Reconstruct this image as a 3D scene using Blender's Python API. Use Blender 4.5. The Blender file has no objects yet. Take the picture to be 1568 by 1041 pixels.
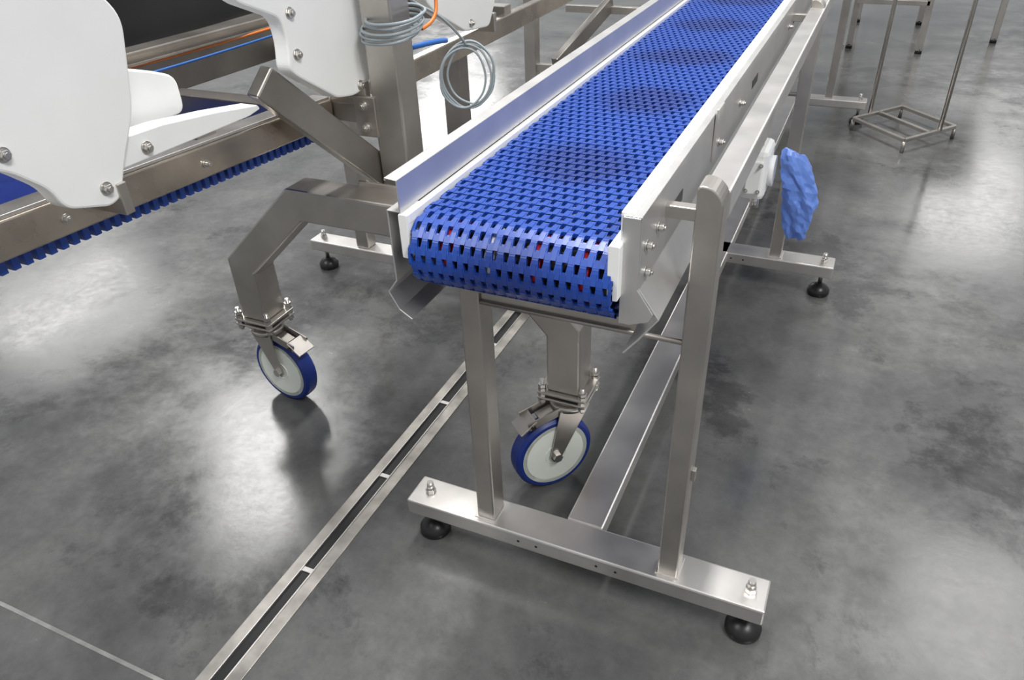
import bpy, bmesh, math, random
from mathutils import Vector, Matrix
random.seed(4)
S=bpy.context.scene
S.view_settings.view_transform='Standard'
COL=bpy.context.collection
# ---------------------------------------------------------------- materials
def newmat(n):
    m=bpy.data.materials.new(n); m.use_nodes=True
    nt=m.node_tree; b=nt.nodes['Principled BSDF']; return m,nt,b
def simple(n,c,r=.5,met=0,nscale=0,var=.08,bump=0,spec=.5,rvar=.1,stretch=None):
    m,nt,b=newmat(n)
    b.inputs['Base Color'].default_value=(*c,1); b.inputs['Roughness'].default_value=r
    b.inputs['Metallic'].default_value=met; b.inputs['Specular IOR Level'].default_value=spec
    if nscale:
        tc=nt.nodes.new('ShaderNodeTexCoord'); mp=nt.nodes.new('ShaderNodeMapping'); no=nt.nodes.new('ShaderNodeTexNoise')
        if stretch: mp.inputs['Scale'].default_value=stretch
        no.inputs['Scale'].default_value=nscale; no.inputs['Detail'].default_value=5
        nt.links.new(tc.outputs['Object'],mp.inputs[0]); nt.links.new(mp.outputs[0],no.inputs['Vector'])
        cr=nt.nodes.new('ShaderNodeValToRGB')
        cr.color_ramp.elements[0].position=.3; cr.color_ramp.elements[1].position=.7
        cr.color_ramp.elements[0].color=(*[max(0,x*(1-var)) for x in c],1)
        cr.color_ramp.elements[1].color=(*[min(1,x*(1+var)) for x in c],1)
        nt.links.new(no.outputs['Fac'],cr.inputs[0]); nt.links.new(cr.outputs[0],b.inputs['Base Color'])
        mr=nt.nodes.new('ShaderNodeMapRange'); mr.inputs[3].default_value=max(.02,r-rvar); mr.inputs[4].default_value=r+rvar
        nt.links.new(no.outputs['Fac'],mr.inputs[0]); nt.links.new(mr.outputs[0],b.inputs['Roughness'])
        if bump:
            bp=nt.nodes.new('ShaderNodeBump'); bp.inputs['Strength'].default_value=bump; bp.inputs['Distance'].default_value=.002
            nt.links.new(no.outputs['Fac'],bp.inputs['Height']); nt.links.new(bp.outputs[0],b.inputs['Normal'])
    return m
STEEL=simple('brushed_stainless',(.54,.51,.475),.40,1,9,.12,.04,rvar=.08)
STEELL=simple('bright_stainless',(.78,.755,.73),.38,1,10,.08,.03,rvar=.07)
STEELD=simple('dull_stainless',(.38,.355,.33),.42,1,7,.15,.05)
PANEL=simple('bead_blasted_stainless',(.68,.67,.66),.42,.85,12,.05,.03,rvar=.05)
ZINC=simple('bolt_steel',(.64,.62,.59),.32,1)
UHMW=simple('white_plastic',(.92,.925,.91),.42,0,6,.03,.05)
NAVY=simple('navy_wheel_rubber',(.008,.028,.20),.4,0,20,.1,0)
CREAM=simple('cream_wheel_hub',(.80,.84,.76),.4,0,10,.04,0)
BLACK=simple('black_rubber',(.012,.012,.013),.35,0,10,.1,0)
DARK=simple('dark_cabinet',(.010,.010,.011),.45,0,5,.3,0)
RED=simple('red_plastic',(.55,.02,.03),.4)
HOSE=simple('grey_hose',(.33,.38,.41),.4)
HOSEB=simple('blue_hose',(.03,.15,.5),.4)
HOSEO=simple('orange_hose',(.75,.2,.03),.4)
BAG,nt,b=newmat('blue_plastic_film')
b.inputs['Base Color'].default_value=(.19,.35,.90,1); b.inputs['Roughness'].default_value=.3
b.inputs['Transmission Weight'].default_value=.25; b.inputs['Subsurface Weight'].default_value=.15
# belt plastic: darker blue patches with noisy edges, repeating along the belt
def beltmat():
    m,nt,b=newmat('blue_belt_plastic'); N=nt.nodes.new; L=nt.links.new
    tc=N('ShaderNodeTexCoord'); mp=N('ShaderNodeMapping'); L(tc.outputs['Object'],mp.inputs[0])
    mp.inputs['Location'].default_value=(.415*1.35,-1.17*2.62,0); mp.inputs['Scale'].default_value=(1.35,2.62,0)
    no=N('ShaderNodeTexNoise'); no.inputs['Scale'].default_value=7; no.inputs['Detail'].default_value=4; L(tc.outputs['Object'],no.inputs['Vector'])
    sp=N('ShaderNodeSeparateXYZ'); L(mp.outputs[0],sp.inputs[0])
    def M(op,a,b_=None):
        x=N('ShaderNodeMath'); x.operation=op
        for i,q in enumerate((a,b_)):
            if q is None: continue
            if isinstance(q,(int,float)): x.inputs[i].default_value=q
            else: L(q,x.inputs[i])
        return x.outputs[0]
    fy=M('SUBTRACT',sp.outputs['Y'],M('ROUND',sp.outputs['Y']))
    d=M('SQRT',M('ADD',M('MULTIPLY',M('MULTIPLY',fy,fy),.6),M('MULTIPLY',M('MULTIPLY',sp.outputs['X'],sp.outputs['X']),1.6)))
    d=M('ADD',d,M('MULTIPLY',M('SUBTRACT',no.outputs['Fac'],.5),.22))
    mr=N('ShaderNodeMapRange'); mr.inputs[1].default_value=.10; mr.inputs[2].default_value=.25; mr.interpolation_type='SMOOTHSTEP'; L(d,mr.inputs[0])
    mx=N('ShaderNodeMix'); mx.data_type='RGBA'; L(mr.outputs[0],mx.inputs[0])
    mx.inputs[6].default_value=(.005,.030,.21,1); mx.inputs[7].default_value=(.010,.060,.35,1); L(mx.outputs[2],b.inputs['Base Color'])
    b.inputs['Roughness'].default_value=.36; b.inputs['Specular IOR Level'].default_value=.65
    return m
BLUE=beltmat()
# concrete
def concrete():
    m,nt,b=newmat('polished_concrete'); N=nt.nodes.new; L=nt.links.new
    tc=N('ShaderNodeTexCoord')
    def noise(sc,det,rough,dist=0,off=0):
        n=N('ShaderNodeTexNoise'); n.inputs['Scale'].default_value=sc; n.inputs['Detail'].default_value=det
        n.inputs['Roughness'].default_value=rough; n.inputs['Distortion'].default_value=dist
        if off:
            mp=N('ShaderNodeMapping'); mp.inputs['Location'].default_value=(off,off*1.7,0); L(tc.outputs['Object'],mp.inputs[0]); L(mp.outputs[0],n.inputs['Vector'])
        else: L(tc.outputs['Object'],n.inputs['Vector'])
        return n.outputs['Fac']
    big=noise(1.2,4,.55,.3); mid=noise(4.0,10,.70,.1); fin=noise(30,8,.8); st=noise(1.7,14,.72,.15,3.3)
    def ramp(src,p0,c0,p1,c1):
        r=N('ShaderNodeValToRGB'); r.color_ramp.elements[0].position=p0; r.color_ramp.elements[1].position=p1
        r.color_ramp.elements[0].color=(*c0,1); r.color_ramp.elements[1].color=(*c1,1); L(src,r.inputs[0]); return r.outputs[0]
    def mix(t,f,a,c):
        x=N('ShaderNodeMix'); x.data_type='RGBA'; x.blend_type=t
        if isinstance(f,float): x.inputs[0].default_value=f
        else: L(f,x.inputs[0])
        L(a,x.inputs[6]); L(c,x.inputs[7]); return x.outputs[2]
    base=ramp(big,.36,(.084,.085,.086),.66,(.145,.145,.142))
    md=ramp(mid,.34,(.66,.66,.66),.66,(1.28,1.28,1.27))
    c1=mix('MULTIPLY',.65,base,md)
    fn=ramp(fin,.35,(.78,.78,.78),.65,(1.18,1.18,1.17))
    c2=mix('MULTIPLY',.5,c1,fn)
    s2=ramp(st,.55,(1,1,1),.615,(.48,.48,.49))
    c3=mix('MULTIPLY',.85,c2,s2)
    L(c3,b.inputs['Base Color'])
    def MR(src,a,b_,c,d):
        x=N('ShaderNodeMapRange'); x.inputs[1].default_value=a;x.inputs[2].default_value=b_;x.inputs[3].default_value=c;x.inputs[4].default_value=d; L(src,x.inputs[0]); return x.outputs[0]
    def ADD(a,c):
        x=N('ShaderNodeMath'); L(a,x.inputs[0]); L(c,x.inputs[1]); return x.outputs[0]
    L(ADD(MR(mid,.38,.62,.10,.20),MR(fin,.35,.65,.0,.08)),b.inputs['Roughness'])
    L(MR(ADD(MR(big,.35,.65,0,.4),MR(mid,.40,.60,0,.6)),0,1,.35,.80),b.inputs['Specular IOR Level'])
    bp=N('ShaderNodeBump'); bp.inputs['Strength'].default_value=.13; bp.inputs['Distance'].default_value=.004
    L(mid,bp.inputs['Height']); L(bp.outputs[0],b.inputs['Normal'])
    return m
CONC=concrete()
# ---------------------------------------------------------------- helpers
def empty(name,loc=(0,0,0)):
    e=bpy.data.objects.new(name,None); e.location=loc; e.empty_display_size=.1; COL.objects.link(e); return e
def fin(name,me,parent,mat,bevel=0,smooth=False):
    o=bpy.data.objects.new(name,me); COL.objects.link(o)
    me.materials.append(mat)
    if parent:
        o.parent=parent; o.matrix_parent_inverse=Matrix.Translation(parent.location).inverted()
    if bevel:
        bv=o.modifiers.new('b','BEVEL'); bv.width=bevel; bv.segments=2; bv.limit_method='ANGLE'; bv.angle_limit=.6
    if smooth:
        for p in me.polygons: p.use_smooth=True
    return o
def mesh(name,v,f,parent,mat,bevel=0,smooth=False):
    me=bpy.data.meshes.new(name); me.from_pydata([tuple(x) for x in v],[],f)
    bm=bmesh.new(); bm.from_mesh(me); bmesh.ops.recalc_face_normals(bm,faces=bm.faces); bm.to_mesh(me); bm.free()
    return fin(name,me,parent,mat,bevel,smooth)
BF=[(0,1,2,3),(7,6,5,4),(0,4,5,1),(1,5,6,2),(2,6,7,3),(3,7,4,0)]
def boxv(x0,x1,y0,y1,z0,z1):
    return [(x0,y0,z0),(x1,y0,z0),(x1,y1,z0),(x0,y1,z0),(x0,y0,z1),(x1,y0,z1),(x1,y1,z1),(x0,y1,z1)]
def box(name,p,x0,x1,y0,y1,z0,z1,mat,bevel=.002):
    return mesh(name,boxv(x0,x1,y0,y1,z0,z1),BF,p,mat,bevel)
def boxes(name,p,lst,mat,bevel=.002):
    v=[];f=[]
    for b_ in lst:
        n=len(v); v+=boxv(*b_); f+=[tuple(i+n for i in q) for q in BF]
    return mesh(name,v,f,p,mat,bevel)
def beam(name,p,a,b,w,h,mat,up=(0,0,1),bevel=.003):
    a=Vector(a); b=Vector(b); d=(b-a).normalized(); up=Vector(up)
    s=d.cross(up).normalized(); u=s.cross(d).normalized()
    v=[]
    for c in (a,b):
        for i,j in ((-1,-1),(1,-1),(1,1),(-1,1)): v.append(c+s*w/2*i+u*h/2*j)
    return mesh(name,v,BF,p,mat,bevel)
def sweep(name,p,pts,w,h,side,mat,bevel=.004):
    """mitred rectangular tube along a planar path; side = plane normal"""
    pts=[Vector(q) for q in pts]; side=Vector(side).normalized(); v=[]
    for i,q in enumerate(pts):
        d0=(q-pts[i-1]).normalized() if i>0 else None
        d1=(pts[i+1]-q).normalized() if i<len(pts)-1 else None
        if d0 is None: n=side.cross(d1); k=1
        elif d1 is None: n=side.cross(d0); k=1
        else:
            n=(side.cross(d0)+side.cross(d1)).normalized(); k=1/max(.3,n.dot(side.cross(d0)))
        for i2,j2 in ((-1,-1),(1,-1),(1,1),(-1,1)): v.append(q+side*w/2*i2+n*h/2*k*j2)
    f=[(0,1,2,3)]
    m=len(pts)
    for k in range(m-1):
        for j in range(4): f.append((k*4+j,k*4+(j+1)%4,(k+1)*4+(j+1)%4,(k+1)*4+j))
    f.append(tuple((m-1)*4+j for j in (3,2,1,0)))
    return mesh(name,v,f,p,mat,bevel)
def cyl(name,p,a,b,r,mat,r2=None,seg=24,bevel=0,smooth=True):
    a=Vector(a); b=Vector(b); d=(b-a).normalized(); r2=r if r2 is None else r2
    t=Vector((0,0,1)) if abs(d.z)<.9 else Vector((1,0,0))
    s=d.cross(t).normalized(); u=s.cross(d); v=[];f=[]
    for c,rr in ((a,r),(b,r2)):
        for i in range(seg):
            an=2*math.pi*i/seg; v.append(c+s*rr*math.cos(an)+u*rr*math.sin(an))
    for i in range(seg): f.append((i,(i+1)%seg,seg+(i+1)%seg,seg+i))
    f.append(tuple(range(seg))); f.append(tuple(range(2*seg-1,seg-1,-1)))
    o=mesh(name,v,f,p,mat,bevel)
    if smooth:
        for q in o.data.polygons:
            if len(q.vertices)==4: q.use_smooth=True
    return o
def lathe(name,p,c,axis,prof,mat,seg=48):
    """prof: list of (axial, radius)"""
    c=Vector(c); d=Vector(axis).normalized(); t=Vector((0,0,1)) if abs(d.z)<.9 else Vector((1,0,0))
    s=d.cross(t).normalized(); u=s.cross(d); v=[];f=[]; m=len(prof)
    for h,r in prof:
        for i in range(seg):
            an=2*math.pi*i/seg; v.append(c+d*h+s*r*math.cos(an)+u*r*math.sin(an))
    for k in range(m-1):
        for i in range(seg): f.append((k*seg+i,k*seg+(i+1)%seg,(k+1)*seg+(i+1)%seg,(k+1)*seg+i))
    f.append(tuple(range(seg))); f.append(tuple((m-1)*seg+i for i in range(seg-1,-1,-1)))
    o=mesh(name,v,f,p,mat)
    for q in o.data.polygons: q.use_smooth=len(q.vertices)==4
    es=o.modifiers.new('e','EDGE_SPLIT'); es.split_angle=.7
    return o
def bolt(name,p,c,axis,r=.009,mat=None):
    c=Vector(c); d=Vector(axis).normalized(); mat=mat or ZINC
    cyl(name+'_washer',p,c,c+d*.002,r*1.35,mat)
    cyl(name+'_hex',p,c+d*.002,c+d*.009,r,mat,seg=6,smooth=False,bevel=.001)
    cyl(name+'_stud',p,c+d*.009,c+d*.012,r*.55,mat,seg=12)
def extr(name,p,poly,plane,c0,c1,mat,bevel=.003):
    def P(a,b,c): return {'yz':(c,a,b),'xz':(a,c,b),'xy':(a,b,c)}[plane]
    n=len(poly); v=[P(a,b,c0) for a,b in poly]+[P(a,b,c1) for a,b in poly]
    f=[tuple(range(n)),tuple(range(2*n-1,n-1,-1))]+[(i,(i+1)%n,n+(i+1)%n,n+i) for i in range(n)]
    return mesh(name,v,f,p,mat,bevel)
def rounded(poly,r,seg=5):
    out=[];n=len(poly)
    for i in range(n):
        p=Vector(poly[i]);a=Vector(poly[i-1]);b=Vector(poly[(i+1)%n])
        la=(a-p).length;lb=(b-p).length; rr=min(r,la*.45,lb*.45)
        s=p+(a-p).normalized()*rr; e=p+(b-p).normalized()*rr
        for k in range(seg+1):
            t=k/seg; q=s*(1-t)**2+p*2*t*(1-t)+e*t*t; out.append((q.x,q.y))
    return out
def sheet(name,p,prof,y0,y1,mat,t=.003,axis='y'):
    v=[(x,y0,z) for x,z in prof]+[(x,y1,z) for x,z in prof]; n=len(prof)
    f=[(i,i+1,n+i+1,n+i) for i in range(n-1)]
    me=bpy.data.meshes.new(name); me.from_pydata(v,[],f); o=fin(name,me,p,mat)
    so=o.modifiers.new('s','SOLIDIFY'); so.thickness=t; so.offset=0
    bv=o.modifiers.new('b','BEVEL'); bv.width=.0012; bv.segments=2; bv.limit_method='ANGLE'
    return o
def hose(name,p,pts,r,mat,cyc=False):
    cu=bpy.data.curves.new(name,'CURVE'); cu.dimensions='3D'; cu.bevel_depth=r; cu.bevel_resolution=3
    sp=cu.splines.new('NURBS'); sp.points.add(len(pts)-1)
    for i,q in enumerate(pts): sp.points[i].co=(*q,1)
    sp.order_u=3; sp.use_endpoint_u=not cyc; sp.use_cyclic_u=cyc
    o=bpy.data.objects.new(name,cu); COL.objects.link(o); cu.materials.append(mat); o.parent=p
    o.matrix_parent_inverse=Matrix.Translation(p.location).inverted(); return o
def levelling_foot(p,x,y,ztop,n):
    lathe('foot_pad_%s'%n,p,(x,y,0),(0,0,1),[(0,.032),(.006,.035),(.018,.035),(.030,.026),(.040,.010)],BLACK,32)
    cyl('foot_stem_%s'%n,p,(x,y,.02),(x,y,ztop+.028),.007,ZINC)
    cyl('foot_nut_%s'%n,p,(x,y,ztop),(x,y,ztop+.011),.0115,ZINC,seg=6,smooth=False,bevel=.001)
    cyl('foot_cap_%s'%n,p,(x,y,ztop+.011),(x,y,ztop+.030),.009,ZINC,r2=.0065)
    cyl('foot_locknut_%s'%n,p,(x,y,.066),(x,y,.078),.012,ZINC,seg=6,smooth=False)

# ---------------------------------------------------------------- floor
fl=mesh('floor',[(-16,-4,0),(12,-4,0),(12,22,0),(-16,22,0)],[(0,1,2,3)],None,CONC)
jm=simple('joint_sealant',(.30,.30,.29),.6,0,30,.2,0)
box('trim_1',None,-9,-.939,.4715,.4795,-.004,.0008,jm,0)
# ---------------------------------------------------------------- drain
dr=empty('floor_drain',(-.9,1.4,0))
Y0,Y1=-.8,6.5
DST=simple('worn_drain_steel',(.46,.435,.40),.40,.9,18,.25,.06)
boxes('drain_frame',dr,[(-.942,-.914,Y0,Y1,-.02,.0028),(-.888,-.858,Y0,Y1,-.02,.0028)],DST,.001)
boxes('drain_lip',dr,[(-.9160,-.9135,Y0,Y1,-.02,.005),(-.8885,-.8860,Y0,Y1,-.02,.005)],STEELL,.0005)
box('drain_channel',dr,-.914,-.888,Y0,Y1,-.03,-.018,BLACK,0)
box('drain_bed',dr,-.913,-.889,Y0,Y1,-.004,.0006,BLACK,0)
boxes('drain_bridges',dr,[(-.914,-.888,.80+.315*k-.006,.80+.315*k+.006,-.004,.0032) for k in range(-4,18)],STEELL,.0005)
# ---------------------------------------------------------------- conveyor
cv=empty('belt_conveyor',(-.42,1.0,0))
XL,XR=-.575,-.257; YN,ZN,RN=.912,.795,.058; YE=5.6
top=YE-YN; half=math.pi*RN
def path(s):
    Lp=2*top+2*half; s%=Lp
    if s<top: return (YE-s,ZN+RN,0,-1,0,1)
    s-=top
    if s<half:
        a=s/RN; return (YN-RN*math.sin(a),ZN+RN*math.cos(a),-math.cos(a),-math.sin(a),-math.sin(a),math.cos(a))
    s-=half
    if s<top: return (YN+s,ZN-RN,1,0,0,-1)
    s-=top; a=s/RN
    return (YE+RN*math.sin(a),ZN-RN*math.cos(a),0,0,math.sin(a),-math.cos(a))
def bp(x,s,h):
    y,z,_,_,ny,nz=path(s); return (x,y+ny*h,z+nz*h)
v=[];f=[]
def prism(quad,h0,h1):
    n=len(v)
    for h in (h0,h1):
        for x,s in quad: v.append(bp(x,s,h))
    f.extend([tuple(i+n for i in q) for q in [(0,1,2,3),(7,6,5,4),(0,4,5,1),(1,5,6,2),(2,6,7,3),(3,7,4,0)]])
Lp=2*top+2*half; rows=int(Lp/.0254); pt=Lp/rows; NX=18; px=(XR-XL)/NX
for r in range(rows):
    s=r*pt
    prism([(XL,s),(XR,s),(XR,s+.0072),(XL,s+.0072)],-.0055,-.0014)
    off=0 if r%2 else .5
    for i in range(NX+1):
        xc=XL+(i+off)*px
        for (s0,s1,w0,w1) in ((s+.003,s+pt*.60,.0066,.0044),(s+pt*.48,s+pt+.003,.0044,.0062)):
            a=max(XL,xc-w0);b=min(XR,xc+w0);c=min(XR,xc+w1);d=max(XL,xc-w1)
            if b-a<.002 or c-d<.002: continue
            prism([(a,s0),(b,s0),(c,s1),(d,s1)],-.0055,.0)
        a=max(XL,xc+px*.5-.0036);b=min(XR,xc+px*.5+.0036)
        if b-a>.003: prism([(a,s-.005),(b,s-.005),(b,s+.0115),(a,s+.0115)],-.006,.0008)
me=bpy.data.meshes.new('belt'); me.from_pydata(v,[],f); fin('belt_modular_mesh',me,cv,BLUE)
boxes('wear_strips',cv,[(XL+.02+k*.062,XL+.034+k*.062,YN+.03,YE,ZN+RN-.024,ZN+RN-.0075) for k in range(5)],UHMW,.001)
box('bed_plate',cv,XL-.01,XR+.006,YN+.06,YE,ZN+.012,ZN+.020,STEELD,0)
cyl('nose_roller',cv,(XL-.012,YN,ZN),(XR+.012,YN,ZN),.034,BLACK)
for k in range(4):
    x=XL+.05+k*.072; cyl('sprocket_%d'%k,cv,(x,YN,ZN),(x+.014,YN,ZN),.050,RED if k!=1 else UHMW,seg=14)
# left side
sheet('side_panel_left',cv,[(-.590,.862),(-.614,.862),(-.614,.742),(-.632,.718),(-.616,.688),(-.594,.674)],.872,YE,PANEL)
sheet('guide_rail_left',cv,[(-.589,.862),(-.589,.913),(-.608,.915),(-.609,.911)],.868,YE,PANEL,.0025)
extr('wear_block_left',cv,rounded([(-.592,.79),(-.577,.79),(-.577,.862),(-.592,.862)],.003),'xz',.866,.92,UHMW,.001)
box('belt_edge_strip_left',cv,-.588,-.576,.872,YE,.846,.861,UHMW,.001)
# right side
sheet('side_panel_right',cv,[(-.252,.882),(-.252,.905),(-.228,.905),(-.227,.80),(-.196,.757),(-.224,.716),(-.244,.690)],.880,YE,PANEL)
extr('front_gusset_right',cv,[(-.252,.905),(-.228,.905),(-.227,.80),(-.203,.765),(-.209,.752),(-.236,.742),(-.252,.742)],'xz',.877,.880,PANEL,.001)
box('belt_edge_strip_right',cv,-.2565,-.238,.884,YE,.80,.9085,UHMW,.001)
extr('wear_block_right',cv,rounded([(-.266,.785),(-.250,.785),(-.250,.868),(-.266,.868)],.003),'xz',.862,.93,UHMW,.001)
for i,(y,z) in enumerate([(.905,.855),(.905,.815),(.965,.855),(1.6,.85),(2.35,.85)]):
    bolt('panel_bolt_%d'%i,cv,(-.2262,y,z),(1,0,0),.006)
boxes('panel_slots',cv,[(-.2262,-.2252,y,y+.07,.838,.856) for y in (1.04,1.75,2.45,3.1)],BLACK,0)
box('joint_plate_right',cv,-.226,-.220,1.33,1.38,.82,.915,PANEL,.002)
bolt('joint_bolt_a',cv,(-.220,1.355,.85),(1,0,0),.006)
box('longitudinal_tube_right',cv,-.182,-.142,1.036,YE,.848,.893,STEELL,.004)
boxes('tube_brackets',cv,[(-.228,-.180,y,y+.02,.852,.872) for y in (1.005,2.41,3.3)],STEEL,.002)
box('crossbar_plate',cv,-.60,-.235,.985,1.015,.676,.682,STEEL,.001)
def stand(y,n,front=False):
    box('foot_beam_%s'%n,cv,-.737,.025,y-.04,y+.04,.08,.12,STEELL,.004)
    box('leg_left_%s'%n,cv,-.570,-.530,y-.025,y+.025,.12,.735,STEEL,.004)
    h=.024; x0,x1,zt,rr=-.181,-.143,.914,.030
    pr=[(x0,.12),(x1,.12)]+[(x1-rr+rr*math.cos(t*math.pi/16),zt-rr+rr*math.sin(t*math.pi/16)) for t in range(0,9)]+[(x0+.004,zt),(x0,zt-.004)]
    extr('leg_right_%s'%n,cv,pr,'xz',y-h,y+h,STEEL,.0025)
    box('leg_weld_left_%s'%n,cv,-.574,-.526,y-.029,y+.029,.12,.1225,STEELL,.001)
    box('leg_weld_right_%s'%n,cv,-.185,-.139,y-.028,y+.028,.12,.1225,STEELL,.001)
    boxes('leg_lug_%s'%n,cv,[(-.143,-.136,y-.006,y+.006,.36,.385)],STEEL,.001)
    cyl('cross_rod_%s'%n,cv,(-.53,y-.020,.655),(-.18,y-.020,.655),.0045,STEELD)
    boxes('cross_plate_%s'%n,cv,[(-.53,-.255,y-.018,y-.012,.655,.69)],STEEL,.001)
    levelling_foot(cv,-.697,y,.12,n+'l'); levelling_foot(cv,-.008,y,.12,n+'r')
    for i,x in enumerate((-.47,-.43,-.30,-.26)): cyl('hole_%s_%d'%(n,i),cv,(x,y-.0405,.10),(x,y-.0395,.10),.003,BLACK,seg=10)
for y,n in ((1.011,'a'),(2.42,'b'),(4.32,'c')): stand(y,n)
box('spine_beam',cv,-.392,-.313,1.051,4.30,.08,.12,STEELL,.004)
# ---------------------------------------------------------------- gear motor + bag
gm=empty('gear_motor',(-.2,2.0,.56))
box('mount_plate',gm,-.262,-.252,1.93,2.08,.50,.68,STEEL,.002)
box('gearbox',gm,-.252,-.185,1.94,2.06,.50,.635,UHMW,.014)
box('gearbox_cover',gm,-.235,-.195,1.93,1.94,.52,.61,UHMW,.004)
for i,(x,z) in enumerate(((-.23,.53),(-.20,.53),(-.23,.60),(-.20,.60))): bolt('cover_bolt_%d'%i,gm,(x,1.93,z),(0,-1,0),.004)
cyl('gearbox_flange',gm,(-.185,2.0,.565),(-.172,2.0,.565),.040,UHMW)
cyl('gland',gm,(-.21,1.985,.50),(-.21,1.985,.465),.012,STEELL); cyl('gland2',gm,(-.235,1.94,.60),(-.235,1.915,.60),.010,ZINC)
cyl('vent',gm,(-.215,1.98,.635),(-.215,1.98,.66),.010,STEELL)
bag=empty('blue_plastic_bag',(-.11,2.0,.55))
v=[];f=[];SEG=24;R=21
rb=random.Random(5)
for j in range(R):
    t=j/(R-1); z=.622-.225*t
    rx=(.032+.010*math.sin(min(1,t*2.5)*math.pi/2))*(1-.35*max(0,t-.55)/.45)
    if t>.97: rx*=.6
    if t<.02: rx*=.75
    cx=-.134+.040*min(1,t*1.7); cy=2.0-.01*t
    for i in range(SEG):
        a=2*math.pi*(i+.5*(j%2))/SEG
        cr=1+.12*math.sin(3*a+4*t+1)+.09*math.sin(6*a-9*t)+rb.uniform(-.10,.10)
        v.append((cx+rx*cr*math.cos(a),cy+rx*.8*cr*math.sin(a),z+rb.uniform(-.003,.003)+.010*math.cos(a+2.6)*(1-t)+.012*t*math.sin(3*a)))
for j in range(R-1):
    for i in range(SEG):
        a,b_,c,d=j*SEG+i,j*SEG+(i+1)%SEG,(j+1)*SEG+(i+1)%SEG,(j+1)*SEG+i
        if j%2: f+=[(a,b_,c),(a,c,d)]
        else: f+=[(a,b_,d),(b_,c,d)]
f.append(tuple(range(SEG)));f.append(tuple((R-1)*SEG+i for i in range(SEG)))
bo=mesh('bag_film',v,f,bag,BAG,0,False)
bv=bo.modifiers.new('b','BEVEL'); bv.width=.0015; bv.segments=2; bv.limit_method='ANGLE'; bv.angle_limit=.2

# ---------------------------------------------------------------- caster machine
mc=empty('infeed_machine',(-1.3,1.4,0))
YT=1.30
sweep('leg_frame',mc,[(-1.358,YT,.275),(-1.358,YT,.435),(-1.145,YT,.632),(-.66,YT,.632),(-.482,YT,.435),(-.482,YT,.275)],.08,.078,(0,1,0),STEEL,.005)
box('column',mc,-.985,-.91,1.40,1.475,.592,1.75,STEEL,.005)
boxes('column_bracket',mc,[(-1.01,-.885,1.335,1.345,.585,.68),(-1.01,-.885,1.34,1.41,.585,.600)],STEEL,.002)
for i,x in enumerate((-.995,-.90)): 
    bolt('bracket_bolt_%d'%i,mc,(x,1.335,.655),(0,-1,0),.008)
beam('diagonal_brace',mc,(-1.068,1.155,.945),(-1.0,1.43,.665),.036,.066,STEELD,bevel=.004)
boxes('cross_arm',mc,[(-1.13,-.98,1.405,1.465,.79,.84)],STEEL,.003)
boxes('arm_clamp',mc,[(-1.03,-.975,1.393,1.403,.765,.855)],STEEL,.002)
bolt('arm_bolt_a',mc,(-1.005,1.393,.835),(0,-1,0),.008); bolt('arm_bolt_b',mc,(-1.005,1.393,.785),(0,-1,0),.008)
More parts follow.
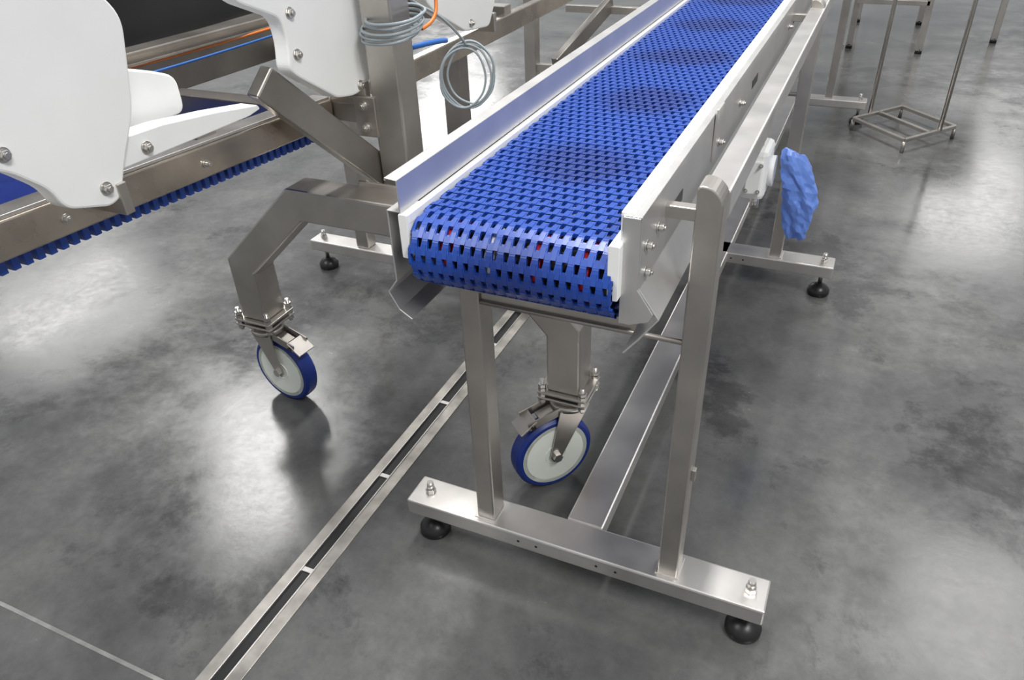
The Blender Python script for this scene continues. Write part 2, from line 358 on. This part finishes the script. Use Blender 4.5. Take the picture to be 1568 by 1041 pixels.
def caster(p,sx,sy,wx,wy,n,nm,brake=1):
    R=.1; nx,ny=n; l=math.hypot(nx,ny); nx/=l; ny/=l; n=Vector((nx,ny,0)); t=Vector((-ny,nx,0))*brake
    c=Vector((wx,wy,R)); s=Vector((sx,sy,0))
    lathe('tread_'+nm,p,c,n,[(-.022,.078),(-.022,.092),(-.015,.099),(0,.1),(.015,.099),(.022,.092),(.022,.078)],NAVY,64)
    lathe('hub_'+nm,p,c,n,[(-.0225,.084),(-.0225,.074),(-.016,.068),(-.016,.030),(-.024,.026),(.024,.026),(.016,.030),(.016,.068),(.0225,.074),(.0225,.084)],CREAM,64)
    cyl('axle_'+nm,p,c-n*.037,c+n*.037,.007,ZINC); 
    for sg in (-1,1): cyl('axle_nut_%s_%d'%(nm,sg),p,c+n*.031*sg,c+n*.040*sg,.012,ZINC,seg=6,smooth=False)
    for sg in (-1,1):
        o=c+n*.029*sg; a=Vector((s.x,s.y,.225))+n*.029*sg
        pts=[a-t*.038,a+t*.038,o+t*.016,o+t*.008-Vector((0,0,.016)),o-t*.008-Vector((0,0,.016)),o-t*.016]
        v=[q-n*.0022 for q in pts]+[q+n*.0022 for q in pts]; k=len(pts)
        mesh('fork_%s_%d'%(nm,sg),v,[tuple(range(k)),tuple(range(2*k-1,k-1,-1))]+[(i,(i+1)%k,k+(i+1)%k,k+i) for i in range(k)],p,STEEL,.001)
    cyl('fork_crown_'+nm,p,(sx,sy,.222),(sx,sy,.236),.045,STEEL); cyl('swivel_'+nm,p,(sx,sy,.236),(sx,sy,.254),.038,STEELL,r2=.042)
    box('top_plate_'+nm,p,sx-.058,sx+.058,sy-.052,sy+.052,.254,.260,STEEL,.002)
    box('tube_flange_'+nm,p,sx-.058,sx+.058,sy-.052,sy+.052,.268,.275,STEEL,.002)
    for i,(a,b_) in enumerate(((-1,-1),(1,-1),(1,1),(-1,1))):
        x=sx+a*.048; y=sy+b_*.043
        cyl('plate_stud_%s_%d'%(nm,i),p,(x,y,.238),(x,y,.305),.005,ZINC)
        for zz in (.244,.260,.275,.285): cyl('plate_nut_%s_%d_%d'%(nm,i,int(zz*1000)),p,(x,y,zz),(x,y,zz+.008),.0095,ZINC,seg=6,smooth=False)
    b0=Vector((sx,sy,.225))+t*.03; b1=Vector((sx,sy,.205))+t*.115; b2=Vector((sx,sy,.185))+t*.135
    for sg in (-1,1): beam('brake_arm_%s_%d'%(nm,sg),p,b0+n*.024*sg,b1+n*.024*sg,.004,.022,STEELD,bevel=.001)
    beam('brake_pedal_'+nm,p,b1-t*.020+Vector((0,0,.012)),b2+Vector((0,0,.004)),.056,.005,STEEL,bevel=.001)
    cyl('brake_pin_'+nm,p,b1-n*.032-t*.01,b1+n*.032-t*.01,.006,BLACK)
    beam('brake_shoe_'+nm,p,Vector((sx,sy,.216))+t*.04,Vector((sx,sy,.205))+t*.08,.035,.008,STEELD,bevel=.001)
caster(mc,-1.358,YT,-1.330,1.305,(-.12,-1),'left',1)
caster(mc,-.482,YT,-.512,1.262,(.75,-.66),'right',-1)
def slop(y): return .885-.045*(y-.6)/.75 if y<1.35 else .84
def railmesh(name,x0,x1,dz0,dz1,ya,yb,mat,bev=.003):
    v=[]
    for y in (ya,yb):
        z=slop(y); v+=[(x0,y,z+dz0),(x1,y,z+dz0),(x1,y,z+dz1),(x0,y,z+dz1)]
    return mesh(name,v,[(0,1,2,3),(7,6,5,4),(0,4,5,1),(1,5,6,2),(2,6,7,3),(3,7,4,0)],mc,mat,bev)
RAIL=simple('warm_stainless',(.55,.49,.42),.27,1,6,.30,.03)
railmesh('side_rail_near',-1.125,-1.095,-.058,.0,.0,1.40,RAIL)
railmesh('side_rail_lip',-1.145,-1.10,.0,.006,.0,1.40,STEELL,.001)
railmesh('side_rail_far',-1.125,-1.095,-.058,.0,1.49,3.4,RAIL)
railmesh('inner_rail',-1.56,-1.50,-.05,.06,.0,3.4,STEELD)
railmesh('inner_rail_lip',-1.50,-1.44,.045,.051,.0,3.4,RAIL,.001)
railmesh('infeed_belt',-1.49,-1.15,-.05,-.036,.0,1.36,NAVY)
boxes('infeed_belt_teeth',mc,[(-1.150,-1.120,y*.021,y*.021+.012,slop(y*.021)-.086,slop(y*.021)-.058) for y in range(6,65)],BLUE,.001)
railmesh('infeed_belt_return',-1.49,-1.15,-.080,-.066,.0,1.36,BLUE)
for i,y in enumerate((.70,1.0)): bolt('rail_bolt_%d'%i,mc,(-1.095,y,slop(y)-.03),(1,0,0),.006)
boxes('deck_cross_members',mc,[(-1.50,-1.12,y,y+.05,slop(y)-.03,slop(y)+.02) for y in (.2,1.02,1.25,1.75,2.4)],STEELD,.003)
box('machine_body',mc,-1.70,-1.62,-.2,2.1,.86,1.8,DARK,.01)
box('machine_body_sill',mc,-1.64,-1.58,-.2,2.6,.86,.93,STEELD,.004)
box('machine_leg',mc,-1.18,-1.12,2.06,2.12,0,.80,STEELD,.003)
box('machine_leg_b',mc,-1.31,-1.26,2.98,3.03,0,.80,STEEL,.003)
boxes('machine_leg_c',mc,[(-1.64,-1.58,-.18,-.12,0,.88),(-1.58,-1.14,-.18,-.12,.78,.84)],STEEL,.003)
beam('machine_under_brace',mc,(-1.16,2.95,.54),(-1.08,3.40,.70),.03,.06,STEELD)
boxes('machine_rear_bars',mc,[(-1.28,-.78,3.38,3.41,.66,.69),(-1.28,-1.10,2.99,3.02,.50,.53)],STEEL,.002)
def guard(nm,poly,x0,x1,r=.02):
    extr('guard_'+nm,mc,rounded(poly,r),'yz',x0,x1,UHMW,.004)
guard('a',[(.50,1.02),(.55,.985),(.614,.965),(.665,.916),(.678,.880),(.752,.855),(.775,.862),(.799,.908),(.845,.98),(.861,1.045),(.877,1.115),(.84,1.165),(.80,1.45),(.40,1.45)],-1.085,-1.05,.025)
guard('b_low',[(.79,.898),(.855,.897),(1.10,.893),(1.135,.898),(1.13,.907),(1.02,.925),(.90,.94),(.78,.945)],-1.10,-1.06,.006)
guard('b_high',[(.78,.92),(1.018,.92),(1.018,.985),(.97,1.005),(.89,1.03),(.78,1.03)],-1.18,-1.13,.02)
guard('c',[(1.0,1.20),(1.08,1.10),(1.185,1.055),(1.192,1.01),(1.183,.962),(1.205,.943),(1.292,.888),(1.315,.873),(1.375,.862),(1.41,.865),(1.445,.88),(1.52,1.03),(1.56,1.25),(1.55,1.45),(1.0,1.45)],-1.045,-1.010,.02)
guard('d',[(1.70,1.10),(1.79,.975),(1.83,.945),(1.99,.868),(2.14,.853),(2.19,.92),(2.24,1.1),(2.2,1.3),(1.7,1.3)],-1.085,-1.05,.02)
for i,(x,y,z) in enumerate([(-1.05,.752,.885),(-1.06,.855,.915),(-1.05,.62,.985),(-1.05,.60,1.07),(-1.01,1.21,1.06),(-1.01,1.21,.985),(-1.01,1.29,1.12),(-1.01,1.40,.878),(-1.05,2.02,.885)]):
    bolt('guard_bolt_%d'%i,mc,(x,y,z),(1,0,0),.008)
for y in (.757,1.39,2.15):
    boxes('guard_clamp_%d'%int(y*100),mc,[(-1.10,-1.045 if y!=1.39 else -1.0,y+.012,y+.03,.832,.885)],STEEL,.002)
def ring(c,ux,uz,r,n=14,jit=.0):
    c=Vector(c);ux=Vector(ux);uz=Vector(uz)
    return [tuple(c+ux*(r+random.uniform(-jit,jit))*math.cos(2*math.pi*i/n)+uz*(r*1.12+random.uniform(-jit,jit))*math.sin(2*math.pi*i/n)) for i in range(n)]
for k in range(5):
    hose('hose_coil_%d'%k,mc,ring((-.940+.004*k,1.438,.980+.010*k),(1,.0,0),(0,1,.12),.060+.003*(k%3),12,.004),.0032,HOSE,True)
for k in range(4):
    hose('hose_loop_%d'%k,mc,ring((-.968+.006*k,1.80+.004*k,.795+.003*k),(.85,.35,0),(0,.1,1),.068+.004*(k%3),14,.004),.0030,HOSE,True)
hose('hose_drop',mc,[(-.96,1.82,.87),(-.97,1.75,.95),(-1.0,1.6,1.02),(-1.0,1.5,1.1)],.0035,HOSE)
hose('hose_orange',mc,[(-.90,1.5,.98),(-.89,1.54,.985),(-.90,1.58,1.03),(-.93,1.60,1.2)],.004,HOSEO)
hose('hose_blue',mc,[(-.93,1.50,.94),(-.89,1.56,.945),(-.91,1.62,.93)],.006,HOSEB)
hose('hose_deck_blue',mc,[(-1.46,.7,.93),(-1.45,1.0,.925),(-1.44,1.3,.91),(-1.40,1.6,.92)],.003,HOSEB)
hose('hose_deck_orange',mc,[(-1.47,.9,.94),(-1.455,1.15,.935),(-1.45,1.5,.925),(-1.42,1.8,.93)],.0035,HOSEO)
# ---------------------------------------------------------------- neighbouring stand (left rear)
st=empty('machine_stand',(-1.5,2.03,0))
box('foot_beam',st,-1.74,-.86,1.965,2.035,.08,.12,STEELL,.004)
box('leg',st,-1.54,-1.49,1.975,2.025,.12,.755,STEEL,.004)
levelling_foot(st,-1.70,2.0,.12,'a'); levelling_foot(st,-.90,2.0,.12,'b')
# ---------------------------------------------------------------- trolley frame (background right)
tr=empty('trolley_frame',(.2,4.16,0))
A,B,C,D=Vector((-.02,4.19,.06)),Vector((.22,3.92,.06)),Vector((.44,4.2,.06)),Vector((.20,4.47,.06))
for i,(a,b_) in enumerate(((A,B),(B,C),(C,D),(D,A))): beam('base_bar_%d'%i,tr,a,b_,.018,.018,STEEL)
beam('base_bar_mid',tr,(A+D)/2,(B+C)/2,.018,.018,STEEL)
for i,q in enumerate((A,B,C,D)): cyl('foot_%d'%i,tr,(q.x,q.y,0),(q.x,q.y,.055),.009,STEELD)
for i,q in enumerate(((A+D)/2+Vector((-.04,-.04,0)),(B+C)/2+Vector((.04,.05,0)))):
    cyl('post_%d'%i,tr,q,(q.x,q.y,1.45),.010,STEEL)
# ---------------------------------------------------------------- background table
tb=empty('stainless_table',(.05,6.0,0))
for i,(x,y) in enumerate(((-.16,6.0),(.28,5.95),(-.16,6.9),(.28,6.9),(.75,6.4))):
    box('leg_%d'%i,tb,x-.02,x+.02,y-.02,y+.02,.02,.85,STEEL,.003); cyl('foot_%d'%i,tb,(x,y,0),(x,y,.03),.022,BLACK)
boxes('stretchers',tb,[(-.16,.28,5.93,5.97,.30,.33),(-.16,.28,6.88,6.92,.30,.33),(-.18,-.14,6.0,6.9,.30,.33),(.26,.30,5.95,6.9,.30,.33)],STEEL,.002)
box('top',tb,-.25,.85,5.85,7.0,.85,.88,STEELL,.004)

# ---------------------------------------------------------------- lights / world
w=bpy.data.worlds.new('W'); S.world=w; w.use_nodes=True
w.node_tree.nodes['Background'].inputs[0].default_value=(.92,.94,.96,1); w.node_tree.nodes['Background'].inputs[1].default_value=.50
def area(nm,loc,sx,sy,pw,rz=0,col=(1,.99,.97)):
    l=bpy.data.lights.new(nm,'AREA'); l.shape='RECTANGLE'; l.size=sx; l.size_y=sy; l.energy=pw; l.color=col
    o=bpy.data.objects.new(nm,l); o.location=loc; o.rotation_euler=(0,0,rz); COL.objects.link(o); return o
area('ceiling_light',(-6.0,5.3,5.2),1.4,3.0,190,.75)
area('ceiling_light.001',(2.0,6.0,5.2),1.3,1.9,52)
area('ceiling_light.002',(2.4,17.,5.2),2.0,6,190)
area('ceiling_light.003',(-12,7.2,5.2),1.6,3.0,130)
area('ceiling_light.004',(-10,18,5.2),1.4,4,480)
area('ceiling_light.005',(-1.2,2.6,5.2),.6,2.4,250)
area('fill_light_right',(2.8,-1.0,5.2),1.0,2.4,290)  # unseen fill lamp, added on the right to brighten the white guards
area('fill_light_front_left',(-3.5,-1.8,5.2),1.2,2.4,160)  # unseen fill lamp, added to lift the dark front-left area
# ---------------------------------------------------------------- camera
cam=bpy.data.cameras.new('camera'); co=bpy.data.objects.new('camera',cam); COL.objects.link(co)
X=Vector((.91198,.4086,-.03662)); U=Vector((-.19879,.51826,.8318)); Bk=Vector((.35885,-.7513,.55387))
mw=Matrix((( X.x,U.x,Bk.x,0),(X.y,U.y,Bk.y,0),(X.z,U.z,Bk.z,1.32),(0,0,0,1)))
co.matrix_world=mw; cam.sensor_width=36; cam.lens=26.605; cam.clip_start=.02
S.camera=co
